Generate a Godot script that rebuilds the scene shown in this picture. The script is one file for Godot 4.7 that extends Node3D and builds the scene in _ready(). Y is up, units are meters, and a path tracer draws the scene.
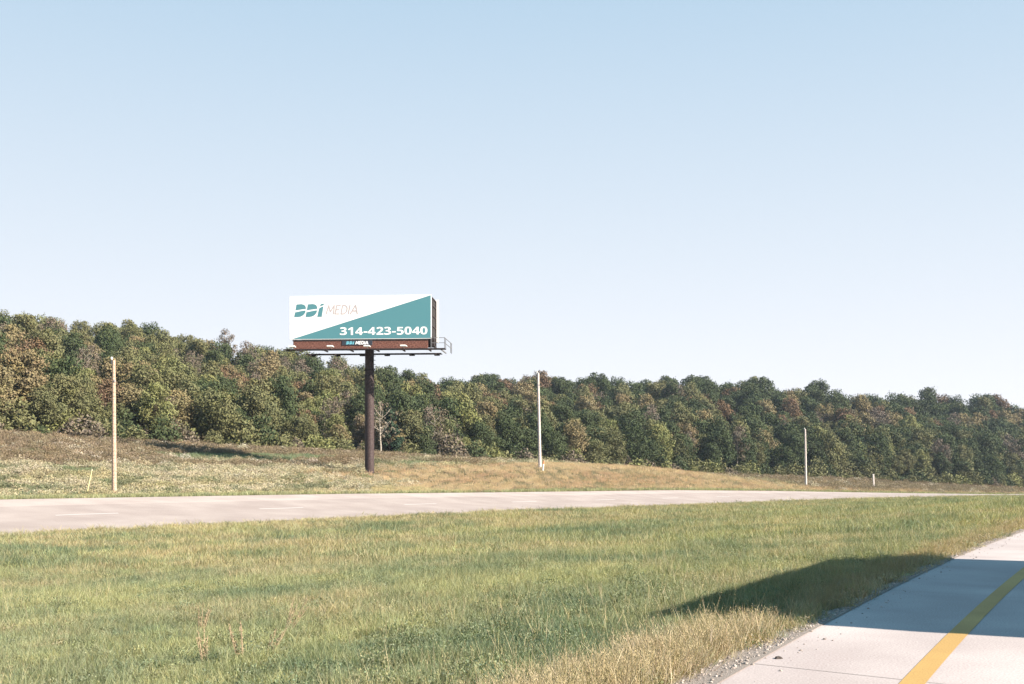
extends Node3D
# A roadside billboard seen across a wide highway median. x right, y up, -z ahead of the camera; metres.
# s runs along the highway, l across it to the left, both measured from the point below the camera.

const EYE := 1.6
const FOCAL := 1100.0      # focal length and horizon row of the photograph, in pixels
const ROW := 462.0
const US := 0.5592         # sine and cosine of the highway's heading
const UC := 0.8290
var rng := RandomNumberGenerator.new()
var bumps := FastNoiseLite.new()
var patches := FastNoiseLite.new()
var fine := FastNoiseLite.new()
var taken := {}

# ---------------------------------------------------------------- shape collector
class Shape:
	var v := PackedVector3Array()
	var n := PackedVector3Array()
	var c := PackedColorArray()
	var u := PackedVector2Array()
	var tint := Color(1, 1, 1)
	func tri(a: Vector3, b: Vector3, d: Vector3):
		var k := (d - a).cross(b - a).normalized()
		v.append(a); v.append(b); v.append(d)
		for i in 3:
			n.append(k); c.append(tint)
	func quad(a: Vector3, b: Vector3, d: Vector3, e: Vector3):
		tri(a, b, d); tri(a, d, e)
	func smooth(a: Vector3, b: Vector3, d: Vector3, na: Vector3, nb: Vector3, nd: Vector3):
		v.append(a); v.append(b); v.append(d)
		n.append(na); n.append(nb); n.append(nd)
		for i in 3:
			c.append(tint)
	# box with chamfered upright and level edges: a plain box when bevel is 0
	func box(mid: Vector3, size: Vector3, bevel := 0.0, turn := Basis()):
		var h := size / 2
		var b := minf(bevel, minf(h.x, minf(h.y, h.z)) * 0.9)
		if b <= 0.0:
			var p := []
			for i in 8:
				p.append(mid + turn * Vector3(h.x if i & 1 else -h.x, h.y if i & 2 else -h.y, h.z if i & 4 else -h.z))
			for f in [[0, 1, 3, 2], [5, 4, 6, 7], [4, 0, 2, 6], [1, 5, 7, 3], [2, 3, 7, 6], [4, 5, 1, 0]]:
				quad(p[f[0]], p[f[2]] if false else p[f[3]], p[f[2]], p[f[1]])
			return
		var q := {}
		for i in 8:
			var g := Vector3(1 if i & 1 else -1, 1 if i & 2 else -1, 1 if i & 4 else -1)
			for ax in 3:
				var k := Vector3(h.x - b, h.y - b, h.z - b)
				k[ax] = h[ax]
				q[[i, ax]] = mid + turn * (k * g)
		for ax in 3:
			var o: Array = [0, 1, 2].filter(func(x): return x != ax)
			for side in 2:
				var w: int = side << ax
				var a1: int = 1 << o[0]
				var a2: int = 1 << o[1]
				out_quad(q[[w, ax]], q[[w | a1, ax]], q[[w | a1 | a2, ax]], q[[w | a2, ax]], mid)
			for k in 4:
				var w2: int = (((k & 1) << o[0]) | ((k >> 1) << o[1]))
				out_quad(q[[w2, o[0]]], q[[w2, o[1]]], q[[w2 | (1 << ax), o[1]]], q[[w2 | (1 << ax), o[0]]], mid)
		for i in 8:
			out_tri(q[[i, 0]], q[[i, 1]], q[[i, 2]], mid)
	func out_tri(a: Vector3, b: Vector3, d: Vector3, mid: Vector3):
		if (d - a).cross(b - a).dot(a + b + d - mid * 3) < 0:
			tri(a, d, b)
		else:
			tri(a, b, d)
	func out_quad(a: Vector3, b: Vector3, d: Vector3, e: Vector3, mid: Vector3):
		out_tri(a, b, d, mid); out_tri(a, d, e, mid)
	func tube(a: Vector3, b: Vector3, ra: float, rb: float, sides := 8, caps := true):
		var w := (b - a).normalized()
		var x := w.cross(Vector3.UP if absf(w.y) < 0.9 else Vector3.RIGHT).normalized()
		var y := w.cross(x)
		for i in sides:
			var t0 := TAU * i / sides
			var t1 := TAU * (i + 1) / sides
			var d0 := x * cos(t0) + y * sin(t0)
			var d1 := x * cos(t1) + y * sin(t1)
			smooth(a + d0 * ra, b + d0 * rb, b + d1 * rb, d0, d0, d1)
			smooth(a + d0 * ra, b + d1 * rb, a + d1 * ra, d0, d1, d1)
			if caps:
				out_tri(b, b + d0 * rb, b + d1 * rb, a)
				out_tri(a, a + d0 * ra, a + d1 * ra, b)
	func mesh() -> ArrayMesh:
		var a := []
		a.resize(Mesh.ARRAY_MAX)
		a[Mesh.ARRAY_VERTEX] = v
		a[Mesh.ARRAY_NORMAL] = n
		a[Mesh.ARRAY_COLOR] = c
		if u.size() == v.size():
			a[Mesh.ARRAY_TEX_UV] = u
		var m := ArrayMesh.new()
		m.add_surface_from_arrays(Mesh.PRIMITIVE_TRIANGLES, a)
		return m

# ---------------------------------------------------------------- nodes
func numbered(called: String) -> String:
	var k: int = taken.get(called, 0)
	taken[called] = k + 1
	return called if k == 0 else "%s_%03d" % [called, k]

func tag(o: Node, label: String, category: String, group := "", kind := ""):
	o.set_meta("label", label)
	o.set_meta("category", category)
	if group:
		o.set_meta("group", group)
	if kind:
		o.set_meta("kind", kind)
	return o

func part(called: String, what, m: Material, parent: Node = null) -> MeshInstance3D:
	var o := MeshInstance3D.new()
	o.name = called if parent else numbered(called)
	o.mesh = what.mesh() if what is Shape else what
	o.material_override = m
	(parent if parent else self).add_child(o, true)
	return o

func thing(called: String, at: Vector3, label: String, category: String, group := "") -> Node3D:
	var o := Node3D.new()
	o.name = numbered(called)
	add_child(o)
	o.position = at
	return tag(o, label, category, group)

func scatter(called: String, m: Mesh, mat: Material, places: Array, colours: Array, parent: Node = null) -> MultiMeshInstance3D:
	var mm := MultiMesh.new()
	mm.transform_format = MultiMesh.TRANSFORM_3D
	mm.use_colors = true
	mm.mesh = m
	mm.instance_count = places.size()
	for i in places.size():
		mm.set_instance_transform(i, places[i])
		mm.set_instance_color(i, colours[i])
	var o := MultiMeshInstance3D.new()
	o.name = called if parent else numbered(called)
	o.multimesh = mm
	o.material_override = mat
	(parent if parent else self).add_child(o, true)
	return o

# ---------------------------------------------------------------- materials
func srgb(r: float, g: float, b: float) -> Color:
	return Color(r, g, b).linear_to_srgb()

func plain(c: Color, rough := 0.8, metal := 0.0) -> StandardMaterial3D:
	var m := StandardMaterial3D.new()
	m.albedo_color = c.linear_to_srgb()
	m.roughness = rough
	m.metallic = metal
	return m

func tinted(rough := 0.8, through := 0.0) -> StandardMaterial3D:
	var m := StandardMaterial3D.new()
	m.vertex_color_use_as_albedo = true
	m.roughness = rough
	m.metallic_specular = 0.25
	if through > 0.0:
		m.backlight_enabled = true
		m.backlight = Color(through, through, through * 0.7)
	return m

# a grain between two tints, stored as a tiling texture
func grain(size: int, freq: float, octaves: int, lo: Color, hi: Color, sharp := 1.0, salt := 1) -> ImageTexture:
	var f := FastNoiseLite.new()
	f.seed = salt
	f.frequency = freq
	f.fractal_octaves = octaves
	var g := f.get_seamless_image(size, size)
	var im := Image.create(size, size, true, Image.FORMAT_RGB8)
	for y in size:
		for x in size:
			var t := clampf((g.get_pixel(x, y).r - 0.5) * sharp + 0.5, 0, 1)
			im.set_pixel(x, y, lo.lerp(hi, t))
	im.generate_mipmaps()
	return ImageTexture.create_from_image(im)

func grained(c: Color, tex: Texture2D, scale: float, rough := 0.9, over: Texture2D = null) -> StandardMaterial3D:
	var m := plain(c, rough)
	m.albedo_texture = tex
	m.uv1_triplanar = true
	m.uv1_world_triplanar = true
	m.uv1_scale = Vector3.ONE * scale
	m.metallic_specular = 0.3
	if over:
		m.detail_enabled = true
		m.detail_blend_mode = BaseMaterial3D.BLEND_MODE_MUL
		m.detail_albedo = over
		m.detail_uv_layer = BaseMaterial3D.DETAIL_UV_2
		m.uv2_triplanar = true
		m.uv2_world_triplanar = true
		m.uv2_scale = Vector3.ONE * scale * 0.083
	return m

# ---------------------------------------------------------------- the lie of the land
func along(table: Array, x: float) -> float:
	if x <= table[0][0]:
		return table[0][1]
	for i in range(1, table.size()):
		if x <= table[i][0]:
			var t: float = (x - table[i - 1][0]) / (table[i][0] - table[i - 1][0])
			return lerpf(table[i - 1][1], table[i][1], t)
	return table[-1][1]

func edge_of(s: float) -> float:      # left edge of the near carriageway
	return 5.35 - 3.0 * exp(-s / 21.0) if s > 0.0 else 2.35 + 0.143 * s

const NEAR_Y := [[20, 0], [60, -0.25], [110, -1.0], [200, -3.4], [310, -6.0], [700, -14.0]]
const FAR_Y := [[-80, -0.9], [0, -1.1], [32, -1.30], [57, -1.62], [76, -1.95], [109, -2.47], [138, -3.0], [202, -4.3], [310, -6.8], [700, -15.0]]
const BANK := [[110, 1.0], [138, 0.83], [202, 0.34], [300, 0.0]]
const VERGE_Y := [[-60, -0.4], [44, -0.8], [70, -0.45], [82, -0.2], [95, 0.6], [105, 1.0], [125, 0.9], [150, -0.5], [180, -2.3], [250, -4.2], [310, -6.0], [400, -8.0]]
const WOOD_L := [[180, 110], [231, 104], [300, 91], [363, 70], [450, 62]]
const WOOD_Y := [[-40, 8], [50, 5.6], [66, 5.0], [101, 3.4], [131, 2.0], [173, 0.4], [231, -1.2], [300, -2.9], [363, -5.4], [450, -7.0]]
const RIDGE_L := [[128, 213], [188, 204], [239, 199], [295, 188], [370, 167], [450, 137], [513, 98], [600, 90]]
const RIDGE_Y := [[60, 30], [128, 24.8], [188, 21.5], [239, 15.0], [295, 16.5], [370, 19.0], [450, 14.5], [513, 13.0], [600, 10]]

func ground(s: float, l: float) -> float:
	var le := edge_of(s)
	var yr := along(NEAR_Y, s)
	if l <= le:
		var out := le - 11.6 - l
		return yr - (clampf(out * 0.12, 0, 1.4) if out > 0 else 0.0)
	var yn := along(FAR_Y, s)
	if l < 41.2:
		var t := (l - le) / (41.2 - le)
		return lerpf(yr, yn, t) - 0.5 * sin(PI * t) + bumps.get_noise_2d(s, l) * 0.16 * sin(PI * t)
	var yf := yn + along(BANK, s)
	if l <= 52.6:
		return lerpf(yn, yf, (l - 41.2) / 11.4)
	var lw := along(WOOD_L, s)
	var lv := minf(66.0, lerpf(52.6, lw, 0.4))
	var rough := bumps.get_noise_2d(s * 0.7, l * 0.7) * 0.22 * clampf((l - 52.6) / 8, 0, 1)
	if l < lv:
		return lerpf(yf, along(VERGE_Y, s), smoothstep(52.6, lv, l)) + rough
	if l < lw:
		return lerpf(along(VERGE_Y, s), along(WOOD_Y, s), (l - lv) / (lw - lv)) + rough
	var lr := along(RIDGE_L, s)
	if l < lr:
		return lerpf(along(WOOD_Y, s), along(RIDGE_Y, s), (l - lw) / (lr - lw)) + rough * 2
	return along(RIDGE_Y, s) - minf(30, 0.06 * (l - lr)) + rough * 2

func spot(s: float, l: float, lift := 0.0) -> Vector3:
	return Vector3(s * US - l * UC, ground(s, l) + lift, -(s * UC + l * US))

func sl_of(x: float, d: float) -> Vector2:
	return Vector2(x * US + d * UC, -x * UC + d * US)

# the point of the ground straight below column px of the photograph, d metres ahead
func under(px: float, d: float) -> Vector3:
	var q := sl_of((px - 512) / FOCAL * d, d)
	return spot(q.x, q.y)

func column_of(p: Vector3) -> float:
	return 512 + FOCAL * p.x / -p.z

# ---------------------------------------------------------------- setting
func strip(called: String, mat: Material, s0: float, s1: float, step: float, la: Callable, lb: Callable, lift: float, across := 1) -> MeshInstance3D:
	var g := Shape.new()
	var s := s0
	while s < s1 - 0.01:
		var e := minf(s + step, s1)
		for k in across:
			var f0 := float(k) / across
			var f1 := float(k + 1) / across
			var a := spot(s, lerpf(la.call(s), lb.call(s), f0), lift)
			var b := spot(e, lerpf(la.call(e), lb.call(e), f0), lift)
			var c := spot(e, lerpf(la.call(e), lb.call(e), f1), lift)
			var d := spot(s, lerpf(la.call(s), lb.call(s), f1), lift)
			g.quad(a, d, c, b)
		s = e
	return part(called, g, mat)

func build_ground():
	var g := Shape.new()
	var ss := []
	var s := -140.0
	while s < 800:
		ss.append(s)
		s += 1.5 if s > -5 and s < 60 else (4.0 if s < 260 else 8.0)
	var offs := [-500.0, -260.0, -120.0, -60.0, -30.0, -20.0, -14.0, -11.9, -11.4, -6.0, -0.1, 0.25]
	var mid := []
	for k in 31:
		mid.append((k + 1) / 31.0)
	var far := [40.7, 46.0, 52.3, 52.9, 54.0, 56.0, 58.0, 60.0, 62.5, 65.0, 68.0, 72.0, 76.0, 80.0, 85.0, 90.0, 95.0, 100.0, 105.0, 110.0, 116.0, 124.0, 134.0, 146.0, 160.0, 175.0, 190.0, 205.0, 222.0, 250.0, 300.0, 380.0, 500.0, 700.0]
	var rows := []
	var tints := []
	for q in ss:
		var row := PackedVector3Array()
		var tr := []
		var le := edge_of(q)
		var ls := []
		for o in offs:
			ls.append(le + o)
		for t in mid:
			ls.append(lerpf(le + 0.25, 40.35, t))
		ls.append_array(far)
		var lw := along(WOOD_L, q)
		for l in ls:
			var p := spot(q, l)
			var drop := 0.0
			if l > le - 11.5 and l < le - 0.05 or l > 40.5 and l < 52.5:
				drop = 0.12
			row.append(p - Vector3(0, drop, 0))
			var k := patches.get_noise_2d(q * 2, l * 2) * 0.5 + 0.5
			var col: Color
			if l < 41.2:
				col = Color(0.10, 0.105, 0.045).lerp(Color(0.19, 0.155, 0.08), k)
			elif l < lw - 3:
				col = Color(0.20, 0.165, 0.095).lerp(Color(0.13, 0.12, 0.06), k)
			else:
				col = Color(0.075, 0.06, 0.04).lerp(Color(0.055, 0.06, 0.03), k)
			tr.append(col)
		rows.append(row)
		tints.append(tr)
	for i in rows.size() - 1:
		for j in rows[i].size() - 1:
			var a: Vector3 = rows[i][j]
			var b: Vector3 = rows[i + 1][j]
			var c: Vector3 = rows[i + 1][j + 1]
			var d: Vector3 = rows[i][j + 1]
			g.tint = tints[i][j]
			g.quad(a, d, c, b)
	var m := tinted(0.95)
	m.albedo_texture = grain(512, 0.03, 5, Color(0.62, 0.6, 0.58), Color(1, 1, 1), 1.6, 5)
	m.uv1_triplanar = true
	m.uv1_world_triplanar = true
	m.uv1_scale = Vector3.ONE * 0.4
	part("ground", g, m).set_meta("kind", "structure")

func build_roads():
	var speck := grain(512, 0.09, 5, Color(0.86, 0.85, 0.85), Color(1, 1, 1), 1.5, 11)
	var stain := grain(512, 0.012, 4, Color(0.91, 0.90, 0.90), Color(1, 1, 1), 1.5, 12)
	var concrete := grained(Color(0.50, 0.445, 0.435), speck, 0.9, 0.9, stain)
	var lanes := grained(Color(0.40, 0.343, 0.318), speck, 0.5, 0.9, stain)
	var pale := grained(Color(0.47, 0.405, 0.375), speck, 0.5, 0.9, stain)
	var yellow := grained(Color(0.54, 0.345, 0.12), grain(512, 0.09, 5, Color(0.86, 0.86, 0.88), Color(1, 1, 1), 1.5, 13), 1.1, 0.75, stain)
	var white := grained(Color(0.58, 0.55, 0.54), speck, 0.8, 0.7)
	# near carriageway, its left edge a little uneven where the slab is chipped
	var edge := func(s): return edge_of(s) + 0.035 * fine.get_noise_1d(s * 30.0)
	strip("near_road", concrete, -60, 200, 0.5, func(s): return edge_of(s) - 11.5, edge, 0.0, 2).set_meta("kind", "structure")
	strip("yellow_edge_line", yellow, -60, 160, 0.5, func(s): return edge_of(s) - 1.36, func(s): return edge_of(s) - 1.19, 0.004).set_meta("kind", "structure")
	# far carriageway: inner shoulder and two lanes, then the paler outer shoulder
	strip("far_road", lanes, -120, 420, 3.0, func(_s): return 40.4, func(_s): return 49.7, 0.0, 2).set_meta("kind", "structure")
	strip("far_road_shoulder", pale, -120, 420, 3.0, func(_s): return 49.7, func(_s): return 52.6, 0.0, 1).set_meta("kind", "structure")
	var first := true
	for k in range(-3, 14):
		var s := 30.4 + 12.6 * k
		var o := strip("lane_dash", white, s, s + 3.4, 1.2, func(_s): return 45.92, func(_s): return 46.08, 0.006)
		o.set_meta("kind", "structure")
	# sealed joints between the slabs of the near road
	var sealant := plain(Color(0.24, 0.21, 0.20), 0.9)
	for k in 9:
		var s := -3.2 + 5.75 * k
		var seam := strip("slab_joint", sealant, s, s + 0.011, 1.0, func(q): return edge_of(q) - 11.4, func(q): return edge_of(q) - 0.04, 0.0025, 6)
		seam.set_meta("kind", "structure")
	# bare gravel where the grass has died back from the slab
	var gravel := grained(Color(0.40, 0.35, 0.32), grain(512, 0.12, 5, Color(0.5, 0.48, 0.46), Color(1, 1, 1), 2.0, 14), 1.6)
	strip("gravel_verge", gravel, -12, 60, 0.4, func(s): return edge_of(s) - 0.04, func(s): return edge_of(s) + gravel_width(s) + 0.12, 0.008, 2).set_meta("kind", "structure")
	var pebble := Shape.new()
	for i in 6:
		var a := TAU * i / 6
		var b := TAU * (i + 1) / 6
		var ra := Vector3(cos(a) * 1.1, -0.1, sin(a))
		var rb := Vector3(cos(b) * 1.1, -0.1, sin(b))
		var ta := Vector3(cos(a) * 0.6, 0.55, sin(a) * 0.7)
		var tb := Vector3(cos(b) * 0.6, 0.55, sin(b) * 0.7)
		pebble.quad(ra, rb, tb, ta)
		pebble.tri(ta, tb, Vector3(0.1, 0.7, 0))
	var at := []
	var cols := []
	for i in 9000:
		var s := rng.randf_range(-4, 34)
		var w := gravel_width(s)
		var o := pow(rng.randf(), 1.3) * (w + 0.12)
		if rng.randf() < 0.04:
			o = -rng.randf() * 0.35
		var size := 0.004 + 0.014 * pow(rng.randf(), 4.0)
		at.append(Transform3D(Basis(Vector3.UP, rng.randf() * TAU).scaled(Vector3.ONE * size), spot(s, edge_of(s) + o, 0.01 if o > -0.04 else 0.002)))
		var t := rng.randf()
		cols.append(Color(0.17, 0.14, 0.125).lerp(Color(0.40, 0.35, 0.32), t))
	tag(scatter("gravel", pebble.mesh(), tinted(0.95), at, cols), "loose pale gravel along the edge of the near road", "gravel", "", "stuff")

func gravel_width(s: float) -> float:
	return 0.05 + 0.34 * smoothstep(12.0, 6.0, s) + 0.14 * fine.get_noise_1d(s * 9.0 + 40.0)

# ---------------------------------------------------------------- grasses
func tuft(blades: int, height: float, spread: float, width: float, lean: float, heads := 0, stiff := 0.0) -> Mesh:
	var g := Shape.new()
	for i in blades:
		var a := rng.randf() * TAU
		var r := spread * sqrt(rng.randf())
		var root := Vector3(cos(a) * r, -0.03, sin(a) * r)
		var h := height * rng.randf_range(0.45, 1.15)
		var b := rng.randf() * TAU
		var tip := root + Vector3(cos(b), 0, sin(b)) * h * lean * rng.randf() + Vector3(0, h, 0)
		var elbow := root.lerp(tip, 0.55) + Vector3(0, h * 0.12 * (1 - stiff), 0)
		var c := rng.randf() * TAU
		var w := Vector3(cos(c), 0, sin(c)) * width * 0.5
		var k := rng.randf_range(0.72, 1.28)
		var warm := rng.randf_range(0.9, 1.2)
		g.tint = Color(k * warm, k, k * rng.randf_range(0.75, 1.1))
		g.quad(root - w, elbow - w * 0.9, elbow + w * 0.9, root + w)
		g.tri(elbow - w * 0.9, tip, elbow + w * 0.9)
		if i < heads:
			g.tint = Color(1.08, 0.98, 0.86)
			for j in 4:
				var p := tip.lerp(elbow, j * 0.16) + Vector3(rng.randfn(), rng.randfn(), rng.randfn()) * width
				var q := Vector3(rng.randfn() * 0.5, 1.5, rng.randfn() * 0.5).normalized() * width * 4.0
				var x := Vector3(rng.randfn(), 0, rng.randfn()).normalized() * width * 0.55
				g.tri(p - x, p + q, p + x)
	return g.mesh()

# a low mound of leaves and seed heads
func mound(leaves: int, height: float, radius: float, leaf: float, up := 0.4) -> Mesh:
	var g := Shape.new()
	for i in leaves:
		var a := rng.randf() * TAU
		var q := sqrt(rng.randf())
		var top := height * (1.0 - q * q * 0.75)
		var p := Vector3(cos(a) * q * radius, top * rng.randf_range(0.25, 1.0), sin(a) * q * radius)
		var dir := Vector3(rng.randfn(), rng.randfn() * 0.6 + up, rng.randfn()).normalized()
		var side := dir.cross(Vector3(rng.randfn(), rng.randfn(), rng.randfn())).normalized()
		var k := rng.randf_range(0.82, 1.18)
		g.tint = Color(k, k * rng.randf_range(0.92, 1.05), k * rng.randf_range(0.8, 1.1))
		var f := leaf * rng.randf_range(0.6, 1.3)
		g.quad(p, p + dir * f * 0.5 - side * f * 0.28, p + dir * f, p + dir * f * 0.5 + side * f * 0.28)
	for i in 7:
		var b := rng.randf() * TAU
		var w := Vector3(-sin(b), 0, cos(b)) * 0.012
		g.tint = Color(0.7, 0.62, 0.5)
		var e := Vector3(cos(b) * radius * 0.5, height * 0.8, sin(b) * radius * 0.5)
		g.tri(-w + Vector3(0, -0.05, 0), e, w + Vector3(0, -0.05, 0))
	return g.mesh()

func placed(s: float, l: float, size: float, tall := 1.0, tilt := 0.12) -> Transform3D:
	var b := Basis.from_euler(Vector3(rng.randfn() * tilt, rng.randf() * TAU, rng.randfn() * tilt)).scaled_local(Vector3(size, size * tall, size))
	return Transform3D(b, spot(s, l, -0.01))

func jitter(c: Color, k := 0.15) -> Color:
	var f := 1.0 + rng.randf_range(-k, k)
	return Color(c.r * f * rng.randf_range(0.94, 1.06), c.g * f, c.b * f * rng.randf_range(0.92, 1.08))

const GREEN := Color(0.238, 0.262, 0.165)
const DEEP := Color(0.128, 0.180, 0.122)
const LIME := Color(0.315, 0.325, 0.185)
const STRAW := Color(0.42, 0.355, 0.235)
const RUST := Color(0.28, 0.185, 0.11)

func median_tint(s: float, l: float) -> Color:
	var le := edge_of(s)
	var t := (l - le) / (41.2 - le)
	var a := 0.5 * patches.get_noise_2d(s * 1.6, l * 2.2) + 0.6 * patches.get_noise_2d(s * 6 + 70, l * 6) + 0.4 * fine.get_noise_2d(s * 9, l * 9) + 0.45 * fine.get_noise_2d(s * 26 + 11, l * 26)
	var b := patches.get_noise_2d(s * 3.6 + 300, l * 4.0) + 0.5 * fine.get_noise_2d(s * 8 + 30, l * 8) + 0.4 * fine.get_noise_2d(s * 22 + 90, l * 22)
	var c := GREEN
	c = c.lerp(DEEP, 0.85 * smoothstep(0.02, 0.4, a))
	c = c.lerp(LIME, smoothstep(-0.05, 0.4, b))
	c = c.lerp(STRAW, 0.72 * smoothstep(0.0, 0.45, -a + 0.28 * smoothstep(0.35, 0.8, t) - 0.2 * smoothstep(50, 100, s) - 0.14 * smoothstep(26, 12, s)))
	return c

func build_grass():
	var leafy := tinted(0.8, 0.8)
	var dry := tinted(0.9, 0.6)
	var tufts := []
	for i in 4:
		tufts.append(tuft(64, 0.18, 0.17, 0.0038, 1.25) if i < 3 else mound(110, 0.12, 0.18, 0.024, 0.5))
	var wide := []
	for i in 3:
		wide.append(tuft(64, 0.19, 0.27, 0.008, 1.2))
	var bands := [[5.2, 9.5, 150.0, 0.9], [9.5, 14, 110.0, 0.95], [14, 20, 70.0, 1.05], [20, 28, 44.0, 1.15], [28, 40, 22.0, 1.25], [40, 60, 13.0, 1.4], [60, 110, 6.0, 1.7], [110, 230, 1.6, 2.4]]
	var at := [[], [], [], [], [], [], []]
	var cols := [[], [], [], [], [], [], []]
	for b in bands:
		var w: float = 1.12 * (b[0] + b[1]) / 2
		for i in int(w * (b[1] - b[0]) * b[2]):
			var d := rng.randf_range(b[0], b[1])
			var x := rng.randf_range(-0.56, 0.56) * d
			var q := sl_of(x, d)
			var le := edge_of(q.x)
			var o := q.y - le
			var lost := 0.05 + gravel_width(q.x) * 0.9
			if o < lost or q.y > 40.5 + 0.25 * fine.get_noise_1d(q.x * 4):
				continue
			if o < lost + 0.35 and rng.randf() < 0.3:
				continue
			var k := rng.randi() % 4 if d < 28 else 4 + rng.randi() % 3
			var col := median_tint(q.x, q.y)
			var tall := (0.9 + 0.4 * patches.get_noise_2d(q.x * 5 + 90, q.y * 5) + 0.55 * fine.get_noise_2d(q.x * 14, q.y * 14)) * lerpf(1.0, 0.6, smoothstep(33, 40, q.y)) * lerpf(1.0, 0.6, smoothstep(60, 120, q.x))
			var by_edge := smoothstep(1.1, 0.4, o)
			if by_edge > 0 and rng.randf() < by_edge * 0.85:
				col = Color(0.44, 0.37, 0.275).lerp(RUST, 0.35 * rng.randf()).lerp(GREEN, 0.4 * rng.randf())
			if q.y > 38.8 and rng.randf() < 0.6:
				col = STRAW.lerp(LIME, 0.35)
			at[k].append(placed(q.x, q.y, b[3] * rng.randf_range(0.75, 1.2), tall, 0.2))
			cols[k].append(jitter(col, 0.28))
	var lawn := Node3D.new()
	lawn.name = "median_grass"
	add_child(lawn)
	tag(lawn, "rough green and straw coloured grass filling the wide median", "grass", "", "stuff")
	for k in 7:
		scatter("grass_tuft", tufts[k] if k < 4 else wide[k - 4], leafy, at[k], cols[k], lawn)
	var herb := mound(150, 0.13, 0.17, 0.02, 0.6)
	var wa := []
	var wc := []
	for i in 11000:
		var d := 6.0 + 34.0 * pow(rng.randf(), 1.2)
		var q := sl_of(rng.randf_range(-0.56, 0.56) * d, d)
		var o := q.y - edge_of(q.x)
		if o < 0.7 or q.y > 40 or fine.get_noise_2d(q.x * 7 + 400, q.y * 7) + 0.6 * patches.get_noise_2d(q.x * 4, q.y * 4 + 60) < 0.16:
			continue
		wa.append(placed(q.x, q.y, rng.randf_range(0.7, 1.3), rng.randf_range(0.8, 1.5), 0.2))
		wc.append(jitter(DEEP.lerp(GREEN, 0.3 + rng.randf() * 0.7).lerp(RUST, 0.3 if rng.randf() < 0.1 else 0.0), 0.25))
	tag(scatter("broad_leaved_weeds", herb, leafy, wa, wc), "dull green broad-leaved weeds mixed into the median grass", "weeds", "", "stuff")
	# thin seed stalks standing above the grass
	var stalk := tuft(6, 0.34, 0.2, 0.004, 0.8, 5, 0.7)
	var sa := []
	var sc := []
	for i in 3400:
		var d := 6.0 + 40.0 * pow(rng.randf(), 1.4)
		var q := sl_of(rng.randf_range(-0.56, 0.56) * d, d)
		var o := q.y - edge_of(q.x)
		if o < 0.6 or q.y > 41 or patches.get_noise_2d(q.x * 3, q.y * 3 + 70) + 0.6 * smoothstep(3, 0.8, o) < -0.02:
			continue
		sa.append(placed(q.x, q.y, rng.randf_range(0.6, 1.0) * (1 + d * 0.012), 1.0, 0.15))
		sc.append(jitter(STRAW.lerp(LIME, rng.randf() * 0.6), 0.15))
	tag(scatter("seed_stalks", stalk, dry, sa, sc), "thin pale seed stalks standing above the median grass", "grass", "", "stuff")
	# dry shoulder grass beside the near road
	var shaggy := tuft(64, 0.30, 0.18, 0.0045, 0.95, 36, 0.5)
	sa = []
	sc = []
	for i in 1900:
		var s := rng.randf_range(-4, 12.0)
		var o := 0.36 + absf(rng.randfn()) * 0.36
		if s > 8.6 and rng.randf() < (s - 8.6) / 1.8:
			continue
		if o < gravel_width(s) + 0.05 or o > 1.25:
			continue
		sa.append(placed(s, edge_of(s) + o, rng.randf_range(0.55, 1.0), 1.0, 0.18))
		sc.append(jitter(Color(0.44, 0.37, 0.28).lerp(RUST, 0.35 * rng.randf()).lerp(LIME, 0.3 * rng.randf()), 0.18))
	for i in 1400:
		var s := rng.randf_range(12.0, 70)
		var o := 0.25 + absf(rng.randfn()) * 0.4
		sa.append(placed(s, edge_of(s) + o, rng.randf_range(0.4, 0.65), 1.0, 0.18))
		sc.append(jitter(Color(0.34, 0.26, 0.17).lerp(LIME, 0.4 * rng.randf()), 0.18))
	tag(scatter("shoulder_grass", shaggy, dry, sa, sc), "tall dry tan grass with seed heads beside the near road", "grass", "", "stuff")
	# beyond the far road
	var high := tuft(60, 0.32, 0.34, 0.011, 0.8, 20, 0.6)
	var low := tuft(34, 0.26, 0.35, 0.018, 0.9)
	var brush := [mound(260, 0.5, 0.6, 0.085), mound(240, 0.58, 0.55, 0.08, 0.9), mound(260, 0.4, 0.75, 0.085)]
	var ha := []; var hc := []; var la := []; var lc := []
	var ba := [[], [], []]; var bc := [[], [], []]
	for i in 62000:
		var d := 52.0 + 300.0 * pow(rng.randf(), 1.5)
		var q := sl_of(rng.randf_range(-0.53, 0.53) * d, d)
		var lw := along(WOOD_L, q.x) + 3
		if q.y < 52.75 or q.y > lw:
			continue
		var size := 0.85 + d / 200.0
		var v := (q.y - 52.6) / (lw - 52.6)
		var noise := patches.get_noise_2d(q.x * 1.1, q.y * 3.2)
		var fleck := fine.get_noise_2d(q.x * 1.2, q.y * 2.6)
		if q.y < 54.6 + noise * 1.5:
			la.append(placed(q.x, q.y, size * 0.9, 0.9))
			lc.append(jitter(GREEN.lerp(LIME, rng.randf() * 0.8).lerp(STRAW, 0.25 * rng.randf()), 0.2))
			continue
		var golden := smoothstep(52, 78, q.x + noise * 14 + (66 - q.y) * 0.7) * smoothstep(190, 150, q.x) * smoothstep(0.44, 0.30, v + noise * 0.1)
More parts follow.
